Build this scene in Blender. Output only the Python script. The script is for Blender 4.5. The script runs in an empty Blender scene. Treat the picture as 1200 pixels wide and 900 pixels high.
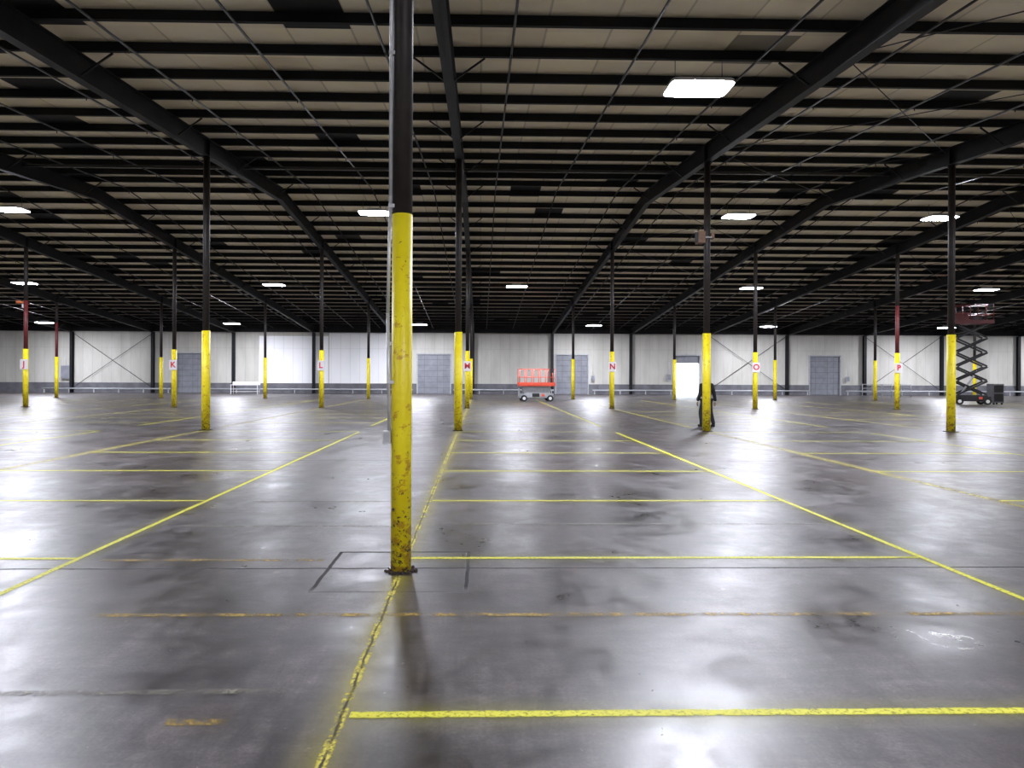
import bpy, bmesh, math, random
from mathutils import Vector, Matrix
random.seed(7)
S = bpy.context.scene
COL = bpy.context.collection

# ---------------------------------------------------------------- materials
def mat(name, col, rough=0.6, metal=0.0, noise=0.0, nscale=5.0, emis=None, estr=0.0, spec=0.5, bump=0.0):
    m = bpy.data.materials.new(name); m.use_nodes = True
    nt = m.node_tree; b = nt.nodes['Principled BSDF']
    b.inputs['Roughness'].default_value = rough
    b.inputs['Metallic'].default_value = metal
    b.inputs['Specular IOR Level'].default_value = spec
    b.inputs['Base Color'].default_value = (*col, 1)
    tc = nt.nodes.new('ShaderNodeTexCoord')
    n = nt.nodes.new('ShaderNodeTexNoise'); n.inputs['Scale'].default_value = nscale
    n.inputs['Detail'].default_value = 5
    nt.links.new(tc.outputs['Object'], n.inputs['Vector'])
    r = nt.nodes.new('ShaderNodeValToRGB')
    k = 1 - noise
    r.color_ramp.elements[0].color = (col[0]*k, col[1]*k, col[2]*k, 1)
    r.color_ramp.elements[0].position = 0.3
    r.color_ramp.elements[1].color = (min(1, col[0]*(1+noise*.4)), min(1, col[1]*(1+noise*.4)), min(1, col[2]*(1+noise*.4)), 1)
    r.color_ramp.elements[1].position = 0.7
    nt.links.new(n.outputs['Fac'], r.inputs['Fac'])
    nt.links.new(r.outputs['Color'], b.inputs['Base Color'])
    if bump:
        bp = nt.nodes.new('ShaderNodeBump'); bp.inputs['Strength'].default_value = bump
        nt.links.new(n.outputs['Fac'], bp.inputs['Height']); nt.links.new(bp.outputs['Normal'], b.inputs['Normal'])
    if emis:
        b.inputs['Emission Color'].default_value = (*emis, 1)
        b.inputs['Emission Strength'].default_value = estr
    return m

class NT:
    def __init__(s, m): s.m = m; s.nt = m.node_tree; s.b = s.nt.nodes['Principled BSDF']
    def n(s, t, **kw):
        x = s.nt.nodes.new(t)
        for k, v in kw.items(): setattr(x, k, v)
        return x
    def l(s, a, b): s.nt.links.new(a, b)
    def val(s, x, inp):
        if isinstance(x, (int, float)): inp.default_value = x
        else: s.l(x, inp)
    def math(s, op, a, b=0.0, c=None, clamp=False):
        x = s.n('ShaderNodeMath', operation=op, use_clamp=clamp)
        s.val(a, x.inputs[0]); s.val(b, x.inputs[1])
        if c is not None: s.val(c, x.inputs[2])
        return x.outputs[0]
    def noise(s, vec, scale, detail=4, rough=0.5, dist=0.0):
        x = s.n('ShaderNodeTexNoise'); x.inputs['Scale'].default_value = scale
        x.inputs['Detail'].default_value = detail; x.inputs['Roughness'].default_value = rough
        x.inputs['Distortion'].default_value = dist
        s.l(vec, x.inputs['Vector']); return x.outputs['Fac']
    def mapv(s, vec, scale=(1, 1, 1), loc=(0, 0, 0), rot=(0, 0, 0)):
        x = s.n('ShaderNodeMapping'); x.inputs['Scale'].default_value = scale; x.inputs['Location'].default_value = loc
        x.inputs['Rotation'].default_value = rot; s.l(vec, x.inputs['Vector']); return x.outputs[0]
    def ramp(s, fac, stops):
        x = s.n('ShaderNodeValToRGB'); e = x.color_ramp.elements
        while len(e) < len(stops): e.new(0.5)
        for i, (p, c) in enumerate(stops):
            e[i].position = p; e[i].color = (c, c, c, 1) if isinstance(c, (int, float)) else (*c, 1)
        s.l(fac, x.inputs['Fac']); return x.outputs['Color']
    def mix(s, fac, a, b, bt='MIX'):
        x = s.n('ShaderNodeMix', data_type='RGBA', blend_type=bt)
        s.val(fac, x.inputs[0])
        for v, i in ((a, x.inputs[6]), (b, x.inputs[7])):
            if isinstance(v, tuple): i.default_value = (*v, 1)
            else: s.l(v, i)
        return x.outputs[2]

M = {}
M['steel'] = mat('dark_painted_steel', (0.010, 0.010, 0.012), 0.55, 0, 0.4, 3, spec=0.3)
M['purlin'] = mat('dark_purlin_steel', (0.008, 0.008, 0.010), 0.6, 0, 0.4, 2, spec=0.25)
M['colpipe'] = mat('brown_black_column_paint', (0.026, 0.020, 0.018), 0.5, 0, 0.5, 6, spec=0.35)
M['pipe'] = mat('sprinkler_pipe_black', (0.02, 0.02, 0.022), 0.4, 0, 0.3, 4)
M['galv'] = mat('galvanised_conduit', (0.60, 0.60, 0.61), 0.4, 0.4, 0.2, 12)
M['red'] = mat('lift_red_paint', (0.80, 0.10, 0.05), 0.45, 0, 0.2, 6)
M['dred'] = mat('dark_red_paint', (0.13, 0.016, 0.016), 0.5, 0, 0.3, 6)
M['orange'] = mat('orange_plastic', (0.5, 0.14, 0.04), 0.5, 0, 0.2, 6)
M['grey'] = mat('grey_machine_paint', (0.40, 0.41, 0.43), 0.5, 0, 0.2, 6)
M['white'] = mat('white_paint', (0.75, 0.75, 0.76), 0.5, 0, 0.12, 6)
M['rubber'] = mat('black_rubber', (0.015, 0.015, 0.015), 0.8, 0, 0.2, 20)
M['black'] = mat('black_machine_paint', (0.015, 0.015, 0.017), 0.5, 0, 0.2, 6)
M['signw'] = mat('sign_white', (0.7, 0.68, 0.68), 0.5, 0, 0.05, 6)
M['signr'] = mat('sign_red_letter', (0.6, 0.02, 0.03), 0.5, 0, 0.05, 6)
M['brown'] = mat('tan_cardboard', (0.20, 0.12, 0.08), 0.8, 0, 0.25, 8)
M['fixture'] = mat('fixture_housing', (0.6, 0.6, 0.62), 0.4, 0, 0.1, 8)
M['lens'] = mat('led_lens', (0.9, 0.9, 0.95), 0.4, 0, 0, 3, emis=(0.87, 0.89, 1.0), estr=440)
M['curb'] = mat('grey_wall_base', (0.13, 0.13, 0.145), 0.7, 0, 0.35, 1.5)
M['door'] = mat('dock_door_grey', (0.22, 0.23, 0.26), 0.5, 0, 0.2, 2)
M['doorline'] = mat('dock_door_seam', (0.15, 0.155, 0.17), 0.6, 0, 0.2, 2)
M['cloth'] = mat('dark_clothing', (0.018, 0.02, 0.026), 0.9, 0, 0.3, 12)
M['jean'] = mat('dark_trousers', (0.02, 0.024, 0.035), 0.9, 0, 0.3, 12)
M['skin'] = mat('skin', (0.30, 0.17, 0.12), 0.55, 0, 0.1, 10)
M['hair'] = mat('dark_hair', (0.02, 0.014, 0.01), 0.8, 0, 0.3, 60)
M['ext'] = mat('exterior_concrete', (0.6, 0.6, 0.6), 0.8, 0, 0.1, 1)
M['debris'] = mat('dark_rust_debris', (0.035, 0.022, 0.015), 0.9, 0, 0.6, 40, bump=0.6)

# yellow column paint with scuffs
def yellow_mat():
    m = mat('yellow_safety_paint', (0.80, 0.66, 0.02), 0.42); t = NT(m)
    g = t.n('ShaderNodeNewGeometry').outputs['Position']
    v = t.mapv(g, (1, 1, 1.3))
    sep = t.n('ShaderNodeSeparateXYZ'); t.l(g, sep.inputs[0]); z = sep.outputs['Z']
    tone = t.ramp(t.noise(v, 3.0, 5), [(0.3, (0.78, 0.61, 0.006)), (0.7, (0.88, 0.75, 0.02))])
    low = t.math('SUBTRACT', 1.0, t.math('DIVIDE', z, 1.5), clamp=True)
    n1 = t.noise(v, 20, 6, 0.7)
    th = t.math('ADD', n1, t.math('MULTIPLY', low, 0.14))
    chip = t.ramp(th, [(0.67, 0.0), (0.685, 1.0)])
    n2 = t.noise(v, 8, 6, 0.72)
    orange = t.ramp(t.math('ADD', n2, t.math('MULTIPLY', low, 0.08)), [(0.59, 0.0), (0.63, 1.0)])
    c = t.mix(orange, tone, (0.56, 0.34, 0.02))
    c = t.mix(chip, c, (0.07, 0.055, 0.04))
    t.l(c, t.b.inputs['Base Color'])
    bp = t.n('ShaderNodeBump'); bp.inputs['Strength'].default_value = 0.3; bp.inputs['Distance'].default_value = 0.01
    t.l(t.math('SUBTRACT', n2, chip), bp.inputs['Height']); t.l(bp.outputs['Normal'], t.b.inputs['Normal'])
    return m
M['yellow'] = yellow_mat()

SX = 7.74; X0 = -0.671
def floor_mat():
    m = mat('polished_concrete_floor', (0.1, 0.1, 0.1), 0.3); t = NT(m)
    P = t.n('ShaderNodeNewGeometry').outputs['Position']
    sep = t.n('ShaderNodeSeparateXYZ'); t.l(P, sep.inputs[0]); X, Y = sep.outputs['X'], sep.outputs['Y']
    big = t.noise(P, 0.22, 6, 0.6); med = t.noise(P, 0.8, 9, 0.68, 0.6); fine = t.noise(P, 7, 8, 0.72); dust = t.noise(P, 55, 4, 0.65)
    med2 = t.noise(P, 2.1, 9, 0.72, 0.9)
    strk = t.noise(t.mapv(P, (5.0, 0.7, 1), rot=(0, 0, 0.5)), 1.6, 7, 0.7, 0.5)
    strk2 = t.noise(t.mapv(P, (0.6, 4.0, 1), (4, 9, 0), (0, 0, 0.25)), 1.5, 7, 0.7, 0.5)
    base = t.ramp(med, [(0.34, (0.020, 0.016, 0.017)), (0.5, (0.045, 0.038, 0.039)), (0.66, (0.092, 0.080, 0.083))])
    brown = t.ramp(big, [(0.42, 0.0), (0.60, 1.0)])
    base = t.mix(t.math('MULTIPLY', brown, 0.5), base, (0.054, 0.040, 0.034))
    base = t.mix(1.0, base, t.ramp(fine, [(0.3, 0.55), (0.7, 1.45)]), 'MULTIPLY')
    base = t.mix(1.0, base, t.ramp(dust, [(0.3, 0.6), (0.72, 1.45)]), 'MULTIPLY')
    base = t.mix(1.0, base, t.ramp(strk, [(0.35, 0.65), (0.65, 1.35)]), 'MULTIPLY')
    base = t.mix(1.0, base, t.ramp(strk2, [(0.35, 0.7), (0.65, 1.3)]), 'MULTIPLY')
    wp = t.ramp(med2, [(0.58, 0.0), (0.68, 1.0)])
    base = t.mix(t.math('MULTIPLY', wp, 0.32), base, (0.19, 0.17, 0.17))
    dk = t.ramp(med2, [(0.32, 1.0), (0.42, 0.0)])
    base = t.mix(t.math('MULTIPLY', dk, 0.3), base, (0.018, 0.015, 0.015))
    tan = t.ramp(t.noise(t.mapv(P, loc=(13, 7, 3)), 1.1, 7, 0.7), [(0.66, 0.0), (0.70, 1.0)])
    base = t.mix(t.math('MULTIPLY', tan, 0.5), base, (0.20, 0.14, 0.10))
    sp = t.ramp(t.noise(P, 14, 4, 0.6), [(0.71, 0.0), (0.74, 1.0)])
    base = t.mix(t.math('MULTIPLY', sp, 0.5), base, (0.012, 0.010, 0.010))
    lt = t.ramp(t.noise(t.mapv(P, loc=(3, 21, 3)), 19, 3, 0.6), [(0.72, 0.0), (0.74, 1.0)])
    base = t.mix(t.math('MULTIPLY', lt, 0.5), base, (0.30, 0.27, 0.26))
    # joints
    wob = t.math('MULTIPLY', t.math('SUBTRACT', t.noise(P, 4, 5, 0.7), 0.5), 0.05)
    jx = t.math('PINGPONG', t.math('ADD', t.math('SUBTRACT', X, X0), wob), SX/2)
    jy = t.math('PINGPONG', t.math('ADD', t.math('SUBTRACT', Y, 5.93), wob), 15.28/4)
    lx = t.ramp(jx, [(0.005, 1.0), (0.009, 0.0)])
    ly = t.ramp(jy, [(0.009, 1.0), (0.016, 0.0)])
    j = t.math('MAXIMUM', lx, ly)
    wob2 = t.math('MULTIPLY', wob, 0.6)
    ax = t.math('ABSOLUTE', t.math('ADD', t.math('SUBTRACT', X, X0-0.03), wob2)); ay = t.math('ABSOLUTE', t.math('ADD', t.math('SUBTRACT', Y, 5.88), wob2))
    sq = t.math('MAXIMUM', ax, ay)
    inside = t.ramp(sq, [(0.59, 1.0), (0.60, 0.0)])
    base = t.mix(t.math('MULTIPLY', inside, 0.45), base, (0.024, 0.019, 0.018))
    sqd = t.math('ABSOLUTE', t.math('SUBTRACT', sq, 0.60))
    ls = t.ramp(sqd, [(0.012, 1.0), (0.019, 0.0)])
    ls = t.math('MULTIPLY', ls, t.ramp(t.math('SUBTRACT', Y, 5.0), [(0.30, 0.25), (0.42, 1.0)]))
    j = t.math('MAXIMUM', j, ls)
    base = t.mix(j, base, (0.006, 0.005, 0.004))
    t.l(base, t.b.inputs['Base Color'])
    rr = t.ramp(med, [(0.35, 0.20), (0.65, 0.36)])
    rg = t.math('ADD', rr, t.ramp(med2, [(0.38, 0.0), (0.66, 0.12)]))
    rg = t.math('ADD', rg, t.math('MULTIPLY', t.ramp(fine, [(0.3, 0.0), (0.7, 1.0)]), 0.06))
    rg = t.math('ADD', rg, t.ramp(strk, [(0.35, 0.0), (0.65, 0.06)]))
    rg = t.math('ADD', rg, t.math('MULTIPLY', j, 0.5), clamp=True)
    t.l(rg, t.b.inputs['Roughness'])
    t.b.inputs['Specular IOR Level'].default_value = 0.75
    bp = t.n('ShaderNodeBump'); bp.inputs['Strength'].default_value = 0.16; bp.inputs['Distance'].default_value = 0.02
    h = t.math('ADD', t.math('MULTIPLY', fine, 0.5), t.math('MULTIPLY', j, -1.0))
    t.l(h, bp.inputs['Height']); t.l(bp.outputs['Normal'], t.b.inputs['Normal'])
    return m
M['floor'] = floor_mat()

def line_mat(name, col, core, wear, spray, crack=False):
    m = mat(name, col, 0.6); t = NT(m)
    uv = t.n('ShaderNodeUVMap').outputs['UV']
    sep = t.n('ShaderNodeSeparateXYZ'); t.l(uv, sep.inputs[0]); v = sep.outputs['Y']   # metres across
    P = t.n('ShaderNodeNewGeometry').outputs['Position']
    nz = t.noise(P, 9, 6, 0.7)
    av = t.math('ABSOLUTE', v)
    av2 = t.math('ADD', av, t.math('MULTIPLY', t.math('SUBTRACT', nz, 0.5), 0.03))
    c = t.math('SUBTRACT', 1.0, t.math('DIVIDE', t.math('MAXIMUM', t.math('SUBTRACT', av2, core), 0.0), 0.018), clamp=True)
    w = t.ramp(t.noise(P, 5, 7, 0.75), [(wear, 0.12), (wear+0.14, 1.0)])
    w = t.math('MULTIPLY', w, t.ramp(t.noise(P, 40, 4, 0.7), [(0.36, 0.45), (0.50, 1.0)]))
    c = t.math('MULTIPLY', c, w)
    sprayf = t.math('MULTIPLY', t.math('POWER', t.math('SUBTRACT', 1.0, t.math('DIVIDE', av, 0.24), clamp=True), 2.0), spray)
    sprayf = t.math('MULTIPLY', sprayf, t.ramp(t.noise(P, 2.2, 6, 0.7), [(0.3, 0.3), (0.65, 1.0)]))
    a = t.math('MAXIMUM', c, sprayf, clamp=True)
    for lk in list(t.b.inputs['Base Color'].links): t.nt.links.remove(lk)
    cc = t.ramp(nz, [(0.3, (col[0]*.85, col[1]*.82, col[2])), (0.7, col)])
    if crack:
        wob = t.math('MULTIPLY', t.math('SUBTRACT', t.noise(P, 4, 5, 0.7), 0.5), 0.05)
        dv = t.math('ABSOLUTE', t.math('SUBTRACT', v, wob))
        ck = t.math('MULTIPLY', t.ramp(dv, [(0.005, 1.0), (0.009, 0.0)]), t.ramp(t.noise(P, 6, 4, 0.6), [(0.40, 0.25), (0.5, 1.0)]))
        cc = t.mix(ck, cc, (0.02, 0.016, 0.01)); a = t.math('MAXIMUM', a, ck, clamp=True)
    t.l(a, t.b.inputs['Alpha'])
    t.l(cc, t.b.inputs['Base Color'])
    return m
M['line'] = line_mat('yellow_floor_paint', (0.72, 0.70, 0.04), 0.022, 0.25, 0.22)
M['linelong'] = line_mat('yellow_floor_paint_sprayed', (0.66, 0.58, 0.07), 0.020, 0.42, 0.42, True)
M['linefade'] = line_mat('faded_yellow_floor_paint', (0.40, 0.27, 0.04), 0.022, 0.44, 0.06)
M['linepale'] = line_mat('worn_pale_floor_paint', (0.24, 0.23, 0.16), 0.018, 0.46, 0.03)

def ceil_mat():
    m = mat('roof_insulation', (0.6, 0.55, 0.45), 0.8); t = NT(m)
    P = t.n('ShaderNodeNewGeometry').outputs['Position']
    sep = t.n('ShaderNodeSeparateXYZ'); t.l(P, sep.inputs[0]); X, Y = sep.outputs['X'], sep.outputs['Y']
    base = t.ramp(t.noise(P, 0.5, 6, 0.6), [(0.3, (0.88, 0.76, 0.57)), (0.7, (0.98, 0.90, 0.73))])
    cx = t.math('FLOOR', t.math('DIVIDE', X, 1.29)); cy = t.math('FLOOR', t.math('DIVIDE', t.math('SUBTRACT', Y, 28.8), 1.52))
    cb = t.n('ShaderNodeCombineXYZ'); t.l(cx, cb.inputs[0]); t.l(cy, cb.inputs[1])
    wn = t.n('ShaderNodeTexWhiteNoise', noise_dimensions='2D'); t.l(cb.outputs[0], wn.inputs['Vector'])
    dark = t.ramp(wn.outputs['Value'], [(0.955, 0.0), (0.958, 1.0)])
    base = t.mix(dark, base, (0.015, 0.015, 0.017))
    tone = t.ramp(wn.outputs['Value'], [(0.0, 0.85), (1.0, 1.02)])
    base = t.mix(1.0, base, tone, 'MULTIPLY')
    sm = t.ramp(t.math('PINGPONG', X, 0.645), [(0.0, 0.6), (0.035, 1.0)])
    base = t.mix(1.0, base, sm, 'MULTIPLY')
    t.l(base, t.b.inputs['Base Color'])
    return m
M['ceil'] = ceil_mat()

def wall_mat(name, c1, c2):
    m = mat(name, c1, 0.6); t = NT(m)
    P = t.n('ShaderNodeNewGeometry').outputs['Position']
    sep = t.n('ShaderNodeSeparateXYZ'); t.l(P, sep.inputs[0])
    base = t.ramp(t.noise(t.mapv(P, (1, 1, 0.25)), 0.8, 6, 0.6), [(0.3, c1), (0.7, c2)])
    s = t.math('ADD', sep.outputs['X'], sep.outputs['Y'])
    rib = t.ramp(t.math('PINGPONG', s, 0.46), [(0.0, 0.86), (0.06, 1.0)])
    seam = t.ramp(t.math('PINGPONG', sep.outputs['Z'], 2.2), [(0.0, 0.8), (0.03, 1.0)])
    base = t.mix(1.0, base, rib, 'MULTIPLY'); base = t.mix(1.0, base, seam, 'MULTIPLY')
    t.l(base, t.b.inputs['Base Color'])
    return m
M['wall'] = wall_mat('cream_metal_wall_panel', (0.41, 0.40, 0.355), (0.57, 0.555, 0.51))
M['wallw'] = wall_mat('white_wall_panel_painted_light', (0.82, 0.83, 0.83), (0.88, 0.88, 0.89))  # white panels, with strong light on the wall painted into their colour

# ---------------------------------------------------------------- mesh builder
class MB:
    def __init__(s): s.v = []; s.f = []; s.mi = []; s.mats = []; s.smooth = []; s.uv = {}
    def m(s, k):
        if k not in s.mats: s.mats.append(k)
        return s.mats.index(k)
    def face(s, idx, k, sm=False): s.f.append(idx); s.mi.append(s.m(k)); s.smooth.append(sm)
    def hexa(s, p, k):
        b = len(s.v); s.v += [tuple(q) for q in p]
        for f in ((0, 3, 2, 1), (4, 5, 6, 7), (0, 1, 5, 4), (1, 2, 6, 5), (2, 3, 7, 6), (3, 0, 4, 7)):
            s.face([b+i for i in f], k)
    def box(s, x0, x1, y0, y1, z0, z1, k):
        s.hexa([(x0, y0, z0), (x1, y0, z0), (x1, y1, z0), (x0, y1, z0), (x0, y0, z1), (x1, y0, z1), (x1, y1, z1), (x0, y1, z1)], k)
    def beam(s, a, b, w, h, k):
        a = Vector(a); b = Vector(b); d = (b-a).normalized()
        up = Vector((0, 0, 1)) if abs(d.z) < 0.95 else Vector((0, 1, 0))
        r = d.cross(up).normalized()*w/2; u = r.cross(d).normalized()*h/2
        s.hexa([a-r-u, a+r-u, b+r-u, b-r-u, a-r+u, a+r+u, b+r+u, b-r+u], k)
    def cyl(s, a, b, r, k, n=12, r2=None, caps=True):
        a = Vector(a); b = Vector(b); d = (b-a).normalized(); r2 = r if r2 is None else r2
        up = Vector((0, 0, 1)) if abs(d.z) < 0.95 else Vector((1, 0, 0))
        p = d.cross(up).normalized(); q = d.cross(p).normalized(); o = len(s.v)
        for i in range(n):
            t = 2*math.pi*i/n; e = p*math.cos(t)+q*math.sin(t)
            s.v.append(tuple(a+e*r)); s.v.append(tuple(b+e*r2))
        for i in range(n):
            j = (i+1) % n; s.face([o+2*i, o+2*j, o+2*j+1, o+2*i+1], k, True)
        if caps:
            s.face([o+2*i for i in range(n)][::-1], k); s.face([o+2*i+1 for i in range(n)], k)
    def path(s, pts, r, k, n=8):
        for a, b in zip(pts, pts[1:]): s.cyl(a, b, r, k, n)
    def rslab(s, W, D, r, z0, z1, kbot, kside):
        pts = []
        for (cx, cy, a0) in ((W-r, D-r, 0), (-W+r, D-r, 90), (-W+r, -D+r, 180), (W-r, -D+r, 270)):
            for i in range(6):
                a = math.radians(a0+i*18); pts.append((cx+r*math.cos(a), cy+r*math.sin(a)))
        o = len(s.v); n = len(pts)
        s.v += [(x, y, z0) for x, y in pts]+[(x, y, z1) for x, y in pts]
        s.face([o+i for i in range(n)][::-1], kbot); s.face([o+n+i for i in range(n)], kside)
        for i in range(n):
            j = (i+1) % n; s.face([o+i, o+j, o+n+j, o+n+i], kside)
    def build(s, name, parent=None, loc=None):
        me = bpy.data.meshes.new(name); me.from_pydata(s.v, [], s.f)
        for k in s.mats: me.materials.append(M[k])
        me.polygons.foreach_set('material_index', s.mi); me.polygons.foreach_set('use_smooth', s.smooth)
        me.update()
        bm = bmesh.new(); bm.from_mesh(me); bmesh.ops.recalc_face_normals(bm, faces=bm.faces); bm.to_mesh(me); bm.free()
        o = bpy.data.objects.new(name, me); COL.objects.link(o)
        if parent: o.parent = parent
        if loc: o.location = loc
        return o
def empty(name, loc=(0, 0, 0), rz=0):
    e = bpy.data.objects.new(name, None); COL.objects.link(e); e.location = loc; e.rotation_euler = (0, 0, rz)
    e.empty_display_size = 0.3; return e

# ---------------------------------------------------------------- shell
YW = 67.0; YB = -9.4; YR = 28.8; XL = -62.6 + X0 + 0.0; XR = 62.0 + X0
SL = 0.0833
def R(y): return 9.6 - SL*abs(y-YR)

b = MB(); b.box(XL, XR, YB, YW+0.3, -0.3, 0, 'floor'); b.build('floor')
b = MB()
for (ya, yb) in ((YB-0.2, YR), (YR, YW+0.4)):
    za, zb = R(ya)+0.22, R(yb)+0.22
    b.hexa([(XL-.2, ya, za), (XR+.2, ya, za), (XR+.2, yb, zb), (XL-.2, yb, zb), (XL-.2, ya, za+.1), (XR+.2, ya, za+.1), (XR+.2, yb, zb+.1), (XL-.2, yb, zb+.1)], 'ceil')
b.build('ceiling')

doors = [(-28.2, 2.5, 'c'), (-4.5, 3.15, 'c'), (9.05, 3.1, 'c'), (20.45, 2.4, 'o'), (34.2, 3.0, 'c')]
doors.sort()
DH = 3.85; ZT = R(YW)+0.3
b = MB(); x = XL
for (dx, w, t) in doors:
    b.box(x, dx-w/2, YW, YW+0.3, 0, ZT, 'wall'); b.box(dx-w/2, dx+w/2, YW, YW+0.3, DH, ZT, 'wall'); x = dx+w/2
b.box(x, XR, YW, YW+0.3, 0, ZT, 'wall')
b.box(-14.7, -9.0, YW-0.05, YW, 1.0, 5.95, 'wallw')  # strongly lit stretch, its brightness put into the whiter panel colour
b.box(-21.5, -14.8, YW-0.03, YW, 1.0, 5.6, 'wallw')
b.build('wall_back')
b = MB(); b.box(XL, XR, YB-0.3, YB, 0, R(YB)+0.3, 'wall'); b.build('wall_front')
for nm, xx in (('wall_left', XL-0.3), ('wall_right', XR)):
    b = MB(); b.box(xx, xx+0.3, YB-0.3, YW+0.3, 0, R(YB)+0.25, 'wall')
    o = len(b.v)
    za = R(YB)+0.25; zr = R(YR)+0.25
    b.v += [(xx, YB-.3, za), (xx, YW+.3, za), (xx, YR, zr), (xx+.3, YB-.3, za), (xx+.3, YW+.3, za), (xx+.3, YR, zr)]
    b.face([o, o+1, o+2], 'wall'); b.face([o+3, o+5, o+4], 'wall')
    b.face([o, o+2, o+5, o+3], 'wall'); b.face([o+1, o+4, o+5, o+2], 'wall')
    b.build(nm)
b = MB(); x = XL
for (dx, w, t) in doors:
    b.box(x, dx-w/2-0.12, YW-0.12, YW, 0, 1.0, 'curb'); x = dx+w/2+0.12
b.box(x, XR, YW-0.12, YW, 0, 1.0, 'curb'); b.build('baseboard_back')
for i, (dx, w, t) in enumerate(doors):
    b = MB(); zb = 0 if t == 'c' else 3.1
    b.box(dx-w/2, dx+w/2, YW+0.08, YW+0.14, zb, DH, 'door')
    z = zb + 0.02
    while z < DH:
        b.box(dx-w/2, dx+w/2, YW+0.065, YW+0.08, z, z+0.05, 'doorline'); z += 0.55
    if t == 'c':
        for k in (1, 3, 4): b.box(dx-w/2+k*w/5-0.02, dx-w/2+k*w/5+0.02, YW+0.07, YW+0.08, 0, DH, 'doorline')
    for sx in (-1, 1):
        xx = dx+sx*(w/2+0.06); b.box(xx-0.06, xx+0.06, YW-0.08, YW+0.06, 0, DH+0.12, 'grey')
    b.box(dx-w/2, dx+w/2, YW-0.08, YW+0.06, DH, DH+0.12, 'grey')
    b.build('door_%d' % (i+1))
b = MB(); b.box(-60, 70, YW+0.3, YW+40, -0.3, -0.02, 'ext'); b.build('exterior_pavement')

# ---------------------------------------------------------------- purlins
b = MB()
yo = 0.75; ys = []
while YR+yo < YW-0.2: ys += [YR+yo, YR-yo]; yo += 1.52
for y in sorted(ys):
    z = R(y)
    b.box(XL+.02, XR-.02, y-0.012, y+0.012, z-.02, z+0.205, 'purlin')
    b.box(XL+.02, XR-.02, y-0.085, y, z-0.025, z-0.005, 'purlin')
    b.box(XL+.02, XR-.02, y, y+0.075, z+0.195, z+0.21, 'purlin')
b.box(XL+.02, XR-.02, YW-0.25, YW-0.02, R(YW)-0.45, R(YW)+0.2, 'purlin')
b.build('roof_purlins')

# rafters
KS = range(-8, 9)
DEP = 0.55
for k in KS:
    x = X0+SX*k
    if x < XL or x > XR: continue
    b = MB()
    for (ya, yb) in ((YB+.02, YR), (YR, YW-.26)):
        def seg(zo0, zo1, w):
            za, zb = R(ya)-0.026, R(yb)-0.026
            b.hexa([(x-w, ya, za+zo0), (x+w, ya, za+zo0), (x+w, yb, zb+zo0), (x-w, yb, zb+zo0), (x-w, ya, za+zo1), (x+w, ya, za+zo1), (x+w, yb, zb+zo1), (x-w, yb, zb+zo1)], 'steel')
        seg(-DEP, -DEP+0.02, 0.11); seg(-DEP, 0, 0.008); seg(-0.02, 0, 0.11)
    for y in sorted(ys)[::3]:
        z = R(y)
        for s in (-1, 1): b.beam((x+s*0.1, y, z-DEP+0.05), (x+s*0.75, y, z-0.03), 0.035, 0.035, 'steel')
    for y in (5.88, 21.15, 36.43, 51.7):
        for s in (-1, 1): b.box(x+s*0.05-0.045, x+s*0.05+0.045, y-0.01, y+0.01, R(y)-DEP, R(y)-.04, 'steel')
    b.build('roof_rafter')

b = MB()
for k in KS:
    x = X0+SX*k
    if x < XL or x > XR: continue
    xx = x
    for (dx, w, t) in doors:
        if abs(xx-dx) < w/2+0.25: xx = dx + math.copysign(w/2+0.35, xx-dx)
    b.box(xx-0.13, xx+0.13, YW-0.44, YW-0.42, 0, R(YW)-0.5, 'steel'); b.box(xx-0.01, xx+0.01, YW-0.44, YW-0.14, 0, R(YW)-0.5, 'steel')
    b.box(xx-0.13, xx+0.13, YW-0.16, YW-0.14, 0, R(YW)-0.5, 'steel')
b.build('trim_wall_columns')
b = MB()
for k in (-5, 3, 5):
    x = X0+SX*k
    b.cyl((x+.2, YW-.2, 0.6), (x+SX-.2, YW-.2, 5.7), 0.022, 'steel', 6); b.cyl((x+.2, YW-.24, 5.7), (x+SX-.2, YW-.24, 0.6), 0.022, 'steel', 6)
b.build('wall_cross_bracing')
b = MB()
for (xa, xb) in ((-42, -29.8), (-26.5, -6.5), (-2.6, 7.2), (11, 18.9), (22, 32.4), (36, 58)):
    b.cyl((xa, YW-0.6, 0.42), (xb, YW-0.6, 0.42), 0.07, 'grey', 10)
    n = int((xb-xa)/3)+1
    for i in range(n+1):
        xx = xa+0.2+(xb-xa-.4)*i/n; b.box(xx-.04, xx+.04, YW-.64, YW-.56, 0, .36, 'grey')
b.build('wall_guard_pipe')

b = MB()
for k in (-5, -4, 1, 3):
    x = X0+SX*k
    for (ya, yb) in ((-1.8, 5.9), (5.9, 13.5), (13.5, 21.15), (21.15, 28.5), (29.2, 36.4), (36.4, 44), (44, 51.7)):
        for (p, q) in ((x+.2, x+SX-.2), (x+SX-.2, x+.2)):
            b.cyl((p, ya, R(ya)-0.22), (q, yb, R(yb)-0.22), 0.012, 'pipe', 6)
b.build('roof_rod_bracing')

b = MB()
for k in range(-8, 8):
    for f in (1/6, 3/6, 5/6):
        x = X0+SX*(k+f)
        if x < XL+1 or x > XR-1: continue
        for (ya, yb) in ((YB+.3, YR), (YR, YW-.5)):
            b.cyl((x, ya, R(ya)-0.08), (x, yb, R(yb)-0.08), 0.026, 'pipe', 8)
        y = YB+2
        while y < YW-2:
            b.cyl((x, y, R(y)-0.08), (x, y, R(y)-0.19), 0.014, 'pipe', 6); y += 3.05
for y in (24.4, 47.0):
    b.cyl((XL+1, y, R(y)-0.18), (XR-1, y, R(y)-0.18), 0.05, 'pipe', 10)
b.build('sprinkler_piping')

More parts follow.
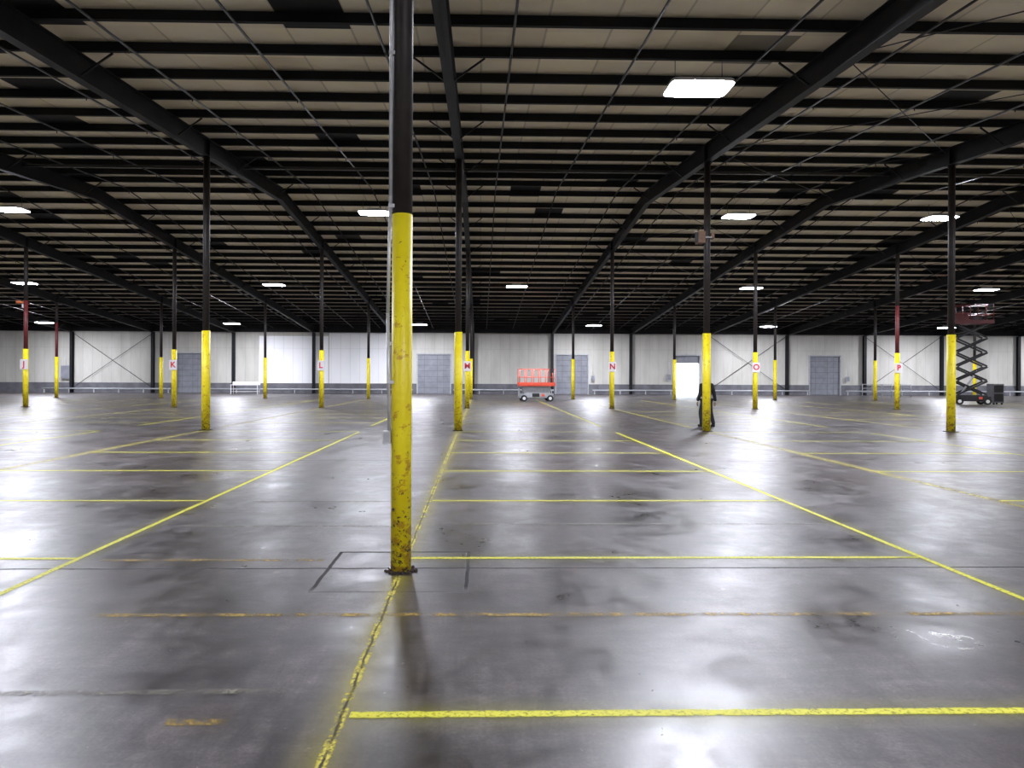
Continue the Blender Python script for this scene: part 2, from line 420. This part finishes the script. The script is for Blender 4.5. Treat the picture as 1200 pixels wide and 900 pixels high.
# ---------------------------------------------------------------- columns
rows = [5.88, 21.15, 36.43, 51.7]
letters = {-3: 'J', -2: 'K', -1: 'L', 0: 'M', 1: 'N', 2: 'O', 3: 'P', -4: 'I', 4: 'Q', 5: 'R'}
def text(body, size, parent, loc, name='letter'):
    c = bpy.data.curves.new(name, 'FONT'); c.body = body; c.size = size; c.align_x = 'CENTER'; c.align_y = 'CENTER'; c.extrude = 0.004
    c.offset = 0.010
    c.materials.append(M['signr'])
    o = bpy.data.objects.new(name, c); COL.objects.link(o); o.parent = parent; o.location = loc; o.rotation_euler = (math.pi/2, 0, 0)
for ri, y in enumerate(rows):
    for k in KS:
        x = X0+SX*k
        if x < XL+.3 or x > XR-.3: continue
        near = ri == 0
        ry = 0.088 if near else 0.125; rp = 0.086 if near else 0.098
        e = empty('support_column', (x, y, 0))
        b = MB(); top = R(y)-DEP-0.05
        up = 'dred' if (ri == 2 and k in (-3, 3)) or (ri == 3 and k in (-4,)) else 'colpipe'
        b.cyl((0, 0, 0.0), (0, 0, 3.05), ry, 'yellow', 32); b.cyl((0, 0, 3.05), (0, 0, top if up == 'colpipe' else 5.6), rp, up, 32)
        if up != 'colpipe': b.cyl((0, 0, 5.6), (0, 0, top), rp, 'colpipe', 24)
        b.box(-.14, .14, -.14, .14, top, top+.022, 'steel')
        if not near: b.box(-.15, .15, -.15, .15, 0, .018, 'steel')
        b.build('column_post', e)
        if ri == 2 and k in letters:
            s = MB(); s.box(-.20, .20, -.15, -.135, 1.98, 2.50, 'signw'); s.build('letter_sign', e)
            text(letters[k], 0.42, e, (0, -.156, 2.24))
        if near and k == 0:
            s = MB()
            s.path([(-.10, -.05, 1.2), (-.115, -.05, 2.2), (-.095, -.05, 3.2), (-.095, -.05, top)], .015, 'galv', 10)
            for z in (1.6, 3.1, 4.4, 5.6): s.box(-.112, -.06, -.066, -.034, z, z+.03, 'galv')
            s.box(-.15, -.085, -.085, -.02, 1.09, 1.20, 'galv'); s.box(-.142, -.093, -.09, -.085, 1.105, 1.185, 'grey')
            s.build('conduit_and_outlet_box', e)
b = MB(); b.box(-.32, -.10, -.16, .16, -.2, .16, 'brown'); b.box(.10, .2, -.1, .1, -.05, .12, 'brown'); b.box(-.34, -.32, -.14, .14, -.16, .12, 'black')
b.box(-.10, .10, -.13, -.10, -.04, 0.0, 'galv'); b.box(-.36, -.1, -.02, .02, .16, .19, 'galv')
b.build('column_mounted_horn', loc=(X0+SX, 21.15, 6.05))
b = MB(); b.cyl((-.45, 0, 0), (-.2, 0, 0), .12, 'orange', 16, r2=.05); b.box(-.2, -.1, -.05, .05, -.06, .06, 'orange'); b.box(-.16, -.1, -.08, .08, -.3, -.1, 'white')
b.build('warning_siren', loc=(X0-3*SX, 36.43, 5.5))

b = MB()
for i in range(90):
    a = random.uniform(0, 6.28); r = random.uniform(.075, .14); s = random.uniform(.006, .016)
    x, y = X0+math.cos(a)*r, 5.88+math.sin(a)*r*0.9
    b.cyl((x, y, 0.0), (x+s*.4, y, s*1.0), s*1.3, 'debris', 6, r2=s*.5)
b.build('concrete_debris')

# ---------------------------------------------------------------- floor lines
def strips(name, segs, mk, z=0.002):
    me = bpy.data.meshes.new(name); vs = []; fs = []; uvs = []
    H = 0.24
    for (x0, y0, x1, y1) in segs:
        a = Vector((x0, y0)); c = Vector((x1, y1)); d = (c-a); L = d.length; d.normalize(); n = Vector((-d.y, d.x))*H
        o = len(vs)
        for p in (a-n, c-n, c+n, a+n): vs.append((p.x, p.y, z))
        fs.append((o, o+1, o+2, o+3)); uvs += [(0, -H), (L, -H), (L, H), (0, H)]
    me.from_pydata(vs, [], fs); u = me.uv_layers.new(name='UVMap')
    for i, q in enumerate(uvs): u.data[i].uv = q
    me.materials.append(M[mk]); o = bpy.data.objects.new(name, me); COL.objects.link(o)
lon = []; hor = []; fade = []
for k in range(-5, 6):
    xc = X0+SX*k
    for (ya, yb) in ((-9, 5.7), (6.1, 20.9), (22.5, 36.2), (37.5, 50)):
        lon.append((xc, ya, xc, yb))
    xa = X0+SX*k+4.77
    hor.append((xa, -3, xa+0.03, 20.5)); hor.append((xa, 23, xa, 50))
    for i in range(-3, 7):
        y = 3.36+2.9*i
        if k == 0 and i < 0: continue
        w = (xc+0.04, y, xa, y)
        if k == -1 and i == 0: continue
        hor.append(w)
    for y in (24.5, 27.4, 30.3, 33.2, 39.5, 43, 47): hor.append((xc, y, xa, y))
strips('column_line_floor_marking', lon, 'linelong', 0.0022)
strips('bay_floor_marking', hor, 'line', 0.003)
strips('faded_floor_marking', [(-2.7, 4.78, 6.5, 4.74), (-3.4, 6.2, -1.4, 6.2), (-1.5, 3.3, -.2+.0-1.0, 3.3), (-.66+7.74, 4.7, 15, 4.7)], 'linefade', 0.0026)
strips('worn_floor_marking', [(-3.4, 7.6, -1.0, 7.6), (-3.3, 3.6, -1.0, 3.62), (-3.0, 9.1, -.9, 9.1), (-.5, 7.7, 4, 7.7)], 'linepale', 0.0034)

# ---------------------------------------------------------------- lights
def fixture(x, y):
    h = R(y)-0.62
    e = empty('high_bay_light', (x, y, h)); b = MB()
    b.rslab(0.66, 0.42, 0.16, -.0, .07, 'lens', 'fixture'); b.box(-.3, .3, -.12, .12, .07, .2, 'fixture')
    for sx in (-.5, .5): b.cyl((sx, 0, .06), (sx, 0, .62), .008, 'pipe', 6)
    b.build('fixture_body', e)
for y, xs in ((-3.5, (-12, 4, 19)), (14.35, (4.6, -10.9, 20.1, -26.4, 35.6)), (30.2, (-4.68, 11.5, 20.6, -20.5, 36, -36)),
              (45, (-29.6, -13.5, 2.4, 18.0, 33.9, -45, 49)), (61, (-38.4, -22, -5.4, 10.2, 26, 42.3, 56))):
    for x in xs: fixture(x, y)

# ---------------------------------------------------------------- scissor lifts
def scissor_lift(name, loc, rz, plat_z, railmat, bodymat, rail_h=1.1, n=4, L=2.4, Wd=1.1, armmat='grey'):
    e = empty(name, loc, rz); b = MB()
    hl, hw = L/2, Wd/2
    b.box(-hl+.1, hl-.1, -hw+.15, hw-.15, .22, .55, bodymat)
    b.box(-hl+.35, hl-.35, -hw+.02, -hw+.15, .28, .62, bodymat); b.box(-hl+.35, hl-.35, hw-.15, hw-.02, .28, .62, bodymat)
    b.box(-.35, .15, -hw+.0, -hw+.02, .33, .56, 'black'); b.box(.3, .5, -hw, -hw+.02, .36, .52, 'red')
    for sx in (-1, 1):
        for sy in (-1, 1):
            cx = sx*(hl-.35); cy = sy*(hw-.08)
            b.cyl((cx, cy-.08, .22), (cx, cy+.08, .22), .22, 'rubber', 20); b.cyl((cx, cy-.085, .22), (cx, cy+.085, .22), .11, 'white', 14)
    for z in (.3, .55, .8): b.box(-hl+.0, -hl+.06, -.2, .2, z, z+.03, bodymat)
    for sy in (-.2, .2): b.box(-hl+.0, -hl+.1, sy-.015, sy+.015, .25, .9, bodymat)
    b.build('chassis', e)
    a = MB(); z0 = .62; z1 = plat_z-.06; dz = (z1-z0)/n; al = hl-.3
    for i in range(n):
        za, zb = z0+dz*i, z0+dz*(i+1)
        for sy in (-hw+.22, hw-.22):
            a.beam((-al, sy, za+.03), (al, sy, zb-.03), .05, .11, armmat); a.beam((-al, sy+.06, zb-.03), (al, sy+.06, za+.03), .05, .11, armmat)
            a.cyl((0, sy-.06, (za+zb)/2), (0, sy+.12, (za+zb)/2), .05, armmat, 10)
        for sx in (-al, al): a.cyl((sx, -hw+.2, zb-.03), (sx, hw-.2, zb-.03), .03, armmat, 8)
    if dz > .3: a.cyl((-al*.6, 0, z0+.1), (al*.5, 0, z0+dz*1.7), .06, 'grey', 10)
    a.build('scissor_arms', e)
    p = MB(); z = plat_z
    p.box(-hl, hl, -hw, hw, z-.06, z+.06, railmat); p.box(-hl, hl, -hw-.01, -hw+.02, z, z+.18, railmat); p.box(-hl, hl, hw-.02, hw+.01, z, z+.18, railmat)
    r = .024
    for sy in (-hw+.03, hw-.03):
        for zz in (.55, rail_h): p.cyl((-hl+.03, sy, z+zz), (hl-.03, sy, z+zz), r, railmat, 8)
        for i in range(6):
            xx = -hl+.03+(L-.06)*i/5; p.cyl((xx, sy, z), (xx, sy, z+rail_h), r, railmat, 8)
    for sx in (-hl+.03, hl-.03):
        for zz in (.55, rail_h): p.cyl((sx, -hw+.03, z+zz), (sx, hw-.03, z+zz), r, railmat, 8)
    p.box(hl-.35, hl-.12, -hw-.08, -hw+.05, z+rail_h-.25, z+rail_h+.05, 'black')
    p.build('platform_guardrail', e)
    return e
scissor_lift('scissor_lift', (3.9, 47.2, 0), 0.06, 1.12, 'red', 'grey', rail_h=1.1, n=3, L=2.5)
e = scissor_lift('scissor_lift', (32.0, 43.9, 0), -0.25, 5.3, 'dred', 'black', rail_h=1.15, n=5, L=2.3, armmat='black')
b = MB(); b.box(-.9, -.2, -.3, .3, .06, .7, 'dred'); b.box(.1, .6, -.2, .2, .06, .5, 'black'); b.cyl((-1.1, -.45, .06), (-1.1, -.45, 2.0), .03, 'dred', 8)
b.build('platform_load', e, (0, 0, 5.3))

def bench(name, loc, L, mk, h=.9):
    b = MB(); b.box(-L/2, L/2, -.35, .35, h-.06, h, mk); b.box(-L/2+.1, L/2-.1, -.3, .3, .25, .29, mk)
    for sx in (-1, 1):
        for sy in (-1, 1): b.box(sx*(L/2-.06)-.03, sx*(L/2-.06)+.03, sy*.31-.03, sy*.31+.03, 0, h-.06, mk)
    b.box(-L/2, L/2, .32, .35, h, h+.25, mk)
    b.build(name, loc=loc)
bench('work_table', (-21.3, 62.5, 0), 2.5, 'white')
def railing(name, loc, L, mk):
    b = MB()
    for z in (.45, .8, 1.15): b.cyl((-L/2, 0, z), (L/2, 0, z), .035, mk, 8)
    n = 5
    for i in range(n+1):
        x = -L/2+L*i/n; b.cyl((x, 0, 0), (x, 0, 1.15), .04, mk, 8); b.box(x-.08, x+.08, -.08, .08, 0, .02, mk)
    b.build(name, loc=loc)
railing('guard_railing', (36.5, 60.5, 0), 4.4, 'grey')
b = MB(); b.box(-.35, .35, -.3, .3, .12, 1.35, 'curb'); b.box(-.3, .3, -.32, -.3, .2, .7, 'black'); b.box(-.3, .3, -.32, -.3, .8, 1.25, 'black')
for sx in (-.27, .27):
    for sy in (-.22, .22): b.cyl((sx, sy-.03, .06), (sx, sy+.03, .06), .06, 'rubber', 12); b.box(sx-.03, sx+.03, sy-.03, sy+.03, .08, .13, 'grey')
b.build('tool_cabinet', loc=(33.9, 44.2, 0))
for x, z, w, h, k in ((-8.7, 4.9, .5, .5, 'black'), (-2.4, 1.6, .35, .5, 'grey'), (11.1, 1.6, .35, .5, 'grey'), (-26.4, 1.6, .35, .5, 'grey'), (18.6, 1.7, .4, .6, 'grey'), (36.4, 1.6, .35, .5, 'grey'), (-40, 2, .9, 1.3, 'grey')):
    b = MB(); b.box(-w/2, w/2, -.15, 0, -h/2, h/2, k); b.box(-w/2+.05, w/2-.05, -.17, -.15, -h/2+.05, h/2-.05, 'white' if k == 'black' else 'door')
    b.cyl((0, -.07, h/2), (0, -.07, h/2+1.2), .025, 'galv', 8)
    b.build('wall_control_box', loc=(x, YW-.055 if z > 4 else YW-.12, z))

# ---------------------------------------------------------------- person
def skin_chain(name, verts, edges, parent, mk, root=0, sub=2, g=1.0):
    me = bpy.data.meshes.new(name); me.from_pydata([v[:3] for v in verts], edges, []); o = bpy.data.objects.new(name, me); COL.objects.link(o)
    o.parent = parent; md = o.modifiers.new('Skin', 'SKIN'); md.use_smooth_shade = True
    for i, v in enumerate(verts):
        sv = me.skin_vertices[0].data[i]; r = v[3]; r = r if isinstance(r, tuple) else (r, r)
        sv.radius = (r[0]*g, r[1]*g); sv.use_root = (i == root)
    ss = o.modifiers.new('Sub', 'SUBSURF'); ss.levels = sub; ss.render_levels = sub
    me.materials.append(M[mk]); return o
def person(loc, rz):
    e = empty('walking_person', loc, rz)   # faces -Y locally
    V = [(0, 0, .93, (.15, .12)), (0, -.01, 1.1, (.150, .115)), (0, -.01, 1.28, (.18, .125)), (0, 0, 1.42, (.14, .10)), (0, 0, 1.49, .065), (0, -.01, 1.55, .055),
         (.20, 0, 1.41, .080), (.27, .03, 1.15, .060), (.29, -.08, .93, .048), (.29, -.10, .87, .040),
         (-.20, 0, 1.41, .080), (-.27, .05, 1.15, .060), (-.28, .10, .92, .048), (-.28, .11, .86, .040)]
    E = [(0, 1), (1, 2), (2, 3), (3, 4), (4, 5), (3, 6), (6, 7), (7, 8), (8, 9), (3, 10), (10, 11), (11, 12), (12, 13)]
    skin_chain('jacket', V, E, e, 'cloth', g=1.18)
    V = [(0, 0, .97, (.15, .12)), (.10, 0, .88, .10), (.13, -.13, .50, .072), (.13, -.09, .12, .055), (.13, -.11, .05, .05),
         (-.10, 0, .88, .10), (-.13, .04, .50, .072), (-.13, .20, .14, .055), (-.13, .22, .07, .05)]
    E = [(0, 1), (1, 2), (2, 3), (3, 4), (0, 5), (5, 6), (6, 7), (7, 8)]
    skin_chain('trousers', V, E, e, 'jean', g=1.18)
    for sx, y, z in ((.13, -.11, .045), (-.13, .20, .05)):
        skin_chain('shoe', [(sx, y+.07, z, .045), (sx, y-.05, z-.002, .048), (sx, y-.17, z-.012, .035)], [(0, 1), (1, 2)], e, 'rubber', sub=2)
    bm = bmesh.new(); bmesh.ops.create_uvsphere(bm, u_segments=24, v_segments=18, radius=1)
    for v in bm.verts:
        x, y, z = v.co; tz = .118*z
        w = .078*(1-.18*max(0, -z)); d = .098
        yy = y*d - (.012 if y < 0 and z < -.2 else 0)
        if y < -.8 and -.25 < z < .12: yy -= .018*(1-abs(x)*3) if abs(x) < .33 else 0
        if y < -.5 and abs(z-.1) < .12 and .25 < abs(x) < .55: yy += .008
        v.co = (x*w, yy, tz)
    for f in bm.faces: f.smooth = True
    me = bpy.data.meshes.new('head'); bm.to_mesh(me); bm.free(); me.materials.append(M['skin']); me.materials.append(M['hair'])
    for p in me.polygons:
        c = p.center
        if c.z > .055 or (c.y > .0 and c.z > -.05): p.material_index = 1
    o = bpy.data.objects.new('head', me); COL.objects.link(o); o.parent = e; o.location = (0, -.02, 1.64)
    f = MB()
    for sx in (-1, 1):
        f.cyl((sx*.028, -.108, .012), (sx*.028, -.114, .012), .009, 'hair', 8); f.cyl((sx*.075, 0, 0), (sx*.088, .008, 0), .026, 'skin', 10, r2=.02)
    f.box(-.025, .025, -.112, -.10, -.062, -.055, 'dred')
    f.build('face_features', e, (0, -.02, 1.64))
    for s, (x, y, z) in ((1, (.29, -.10, .86)), (-1, (-.28, .11, .85))):
        V = [(x, y, z, .028), (x, y-.01, z-.05, (.02, .034)), (x, y-.015, z-.085, (.016, .034))]; Ed = [(0, 1), (1, 2)]
        skin_chain('hand_palm', V, Ed, e, 'skin', sub=1)
        for i, (dy, ln) in enumerate(((-.030, .068), (-.010, .078), (.010, .072), (.028, .056))):
            skin_chain('finger', [(x, y-.012+dy, z-.08, .009), (x-s*.004, y-.014+dy, z-.08-ln*.5, .0085), (x-s*.018, y-.016+dy, z-.08-ln, .007)], [(0, 1), (1, 2)], e, 'skin', sub=1)
        skin_chain('thumb', [(x, y-.035, z-.04, .011), (x-s*.012, y-.065, z-.065, .010), (x-s*.02, y-.072, z-.095, .008)], [(0, 1), (1, 2)], e, 'skin', sub=1)
person((7.72, 23.1, 0.0), math.radians(200))

# ---------------------------------------------------------------- world
w = bpy.data.worlds.new('World'); S.world = w; w.use_nodes = True
bg = w.node_tree.nodes['Background']; bg.inputs[0].default_value = (0.85, 0.92, 1.0, 1); bg.inputs[1].default_value = 6.0

# ---------------------------------------------------------------- camera
cd = bpy.data.cameras.new('Camera'); cam = bpy.data.objects.new('Camera', cd); COL.objects.link(cam)
cd.sensor_width = 36; cd.lens = 24.0; cd.shift_x = 20.5/1200; cd.shift_y = -8/1200; cd.clip_end = 500
cam.matrix_world = Matrix.Translation((0, 0, 1.66)) @ Matrix.Rotation(-0.0214, 4, 'Z') @ Matrix.Rotation(math.pi/2, 4, 'X') @ Matrix.Rotation(0.004, 4, 'Z')
S.camera = cam
S.view_settings.view_transform = 'Standard'
S.view_settings.exposure = 0.0
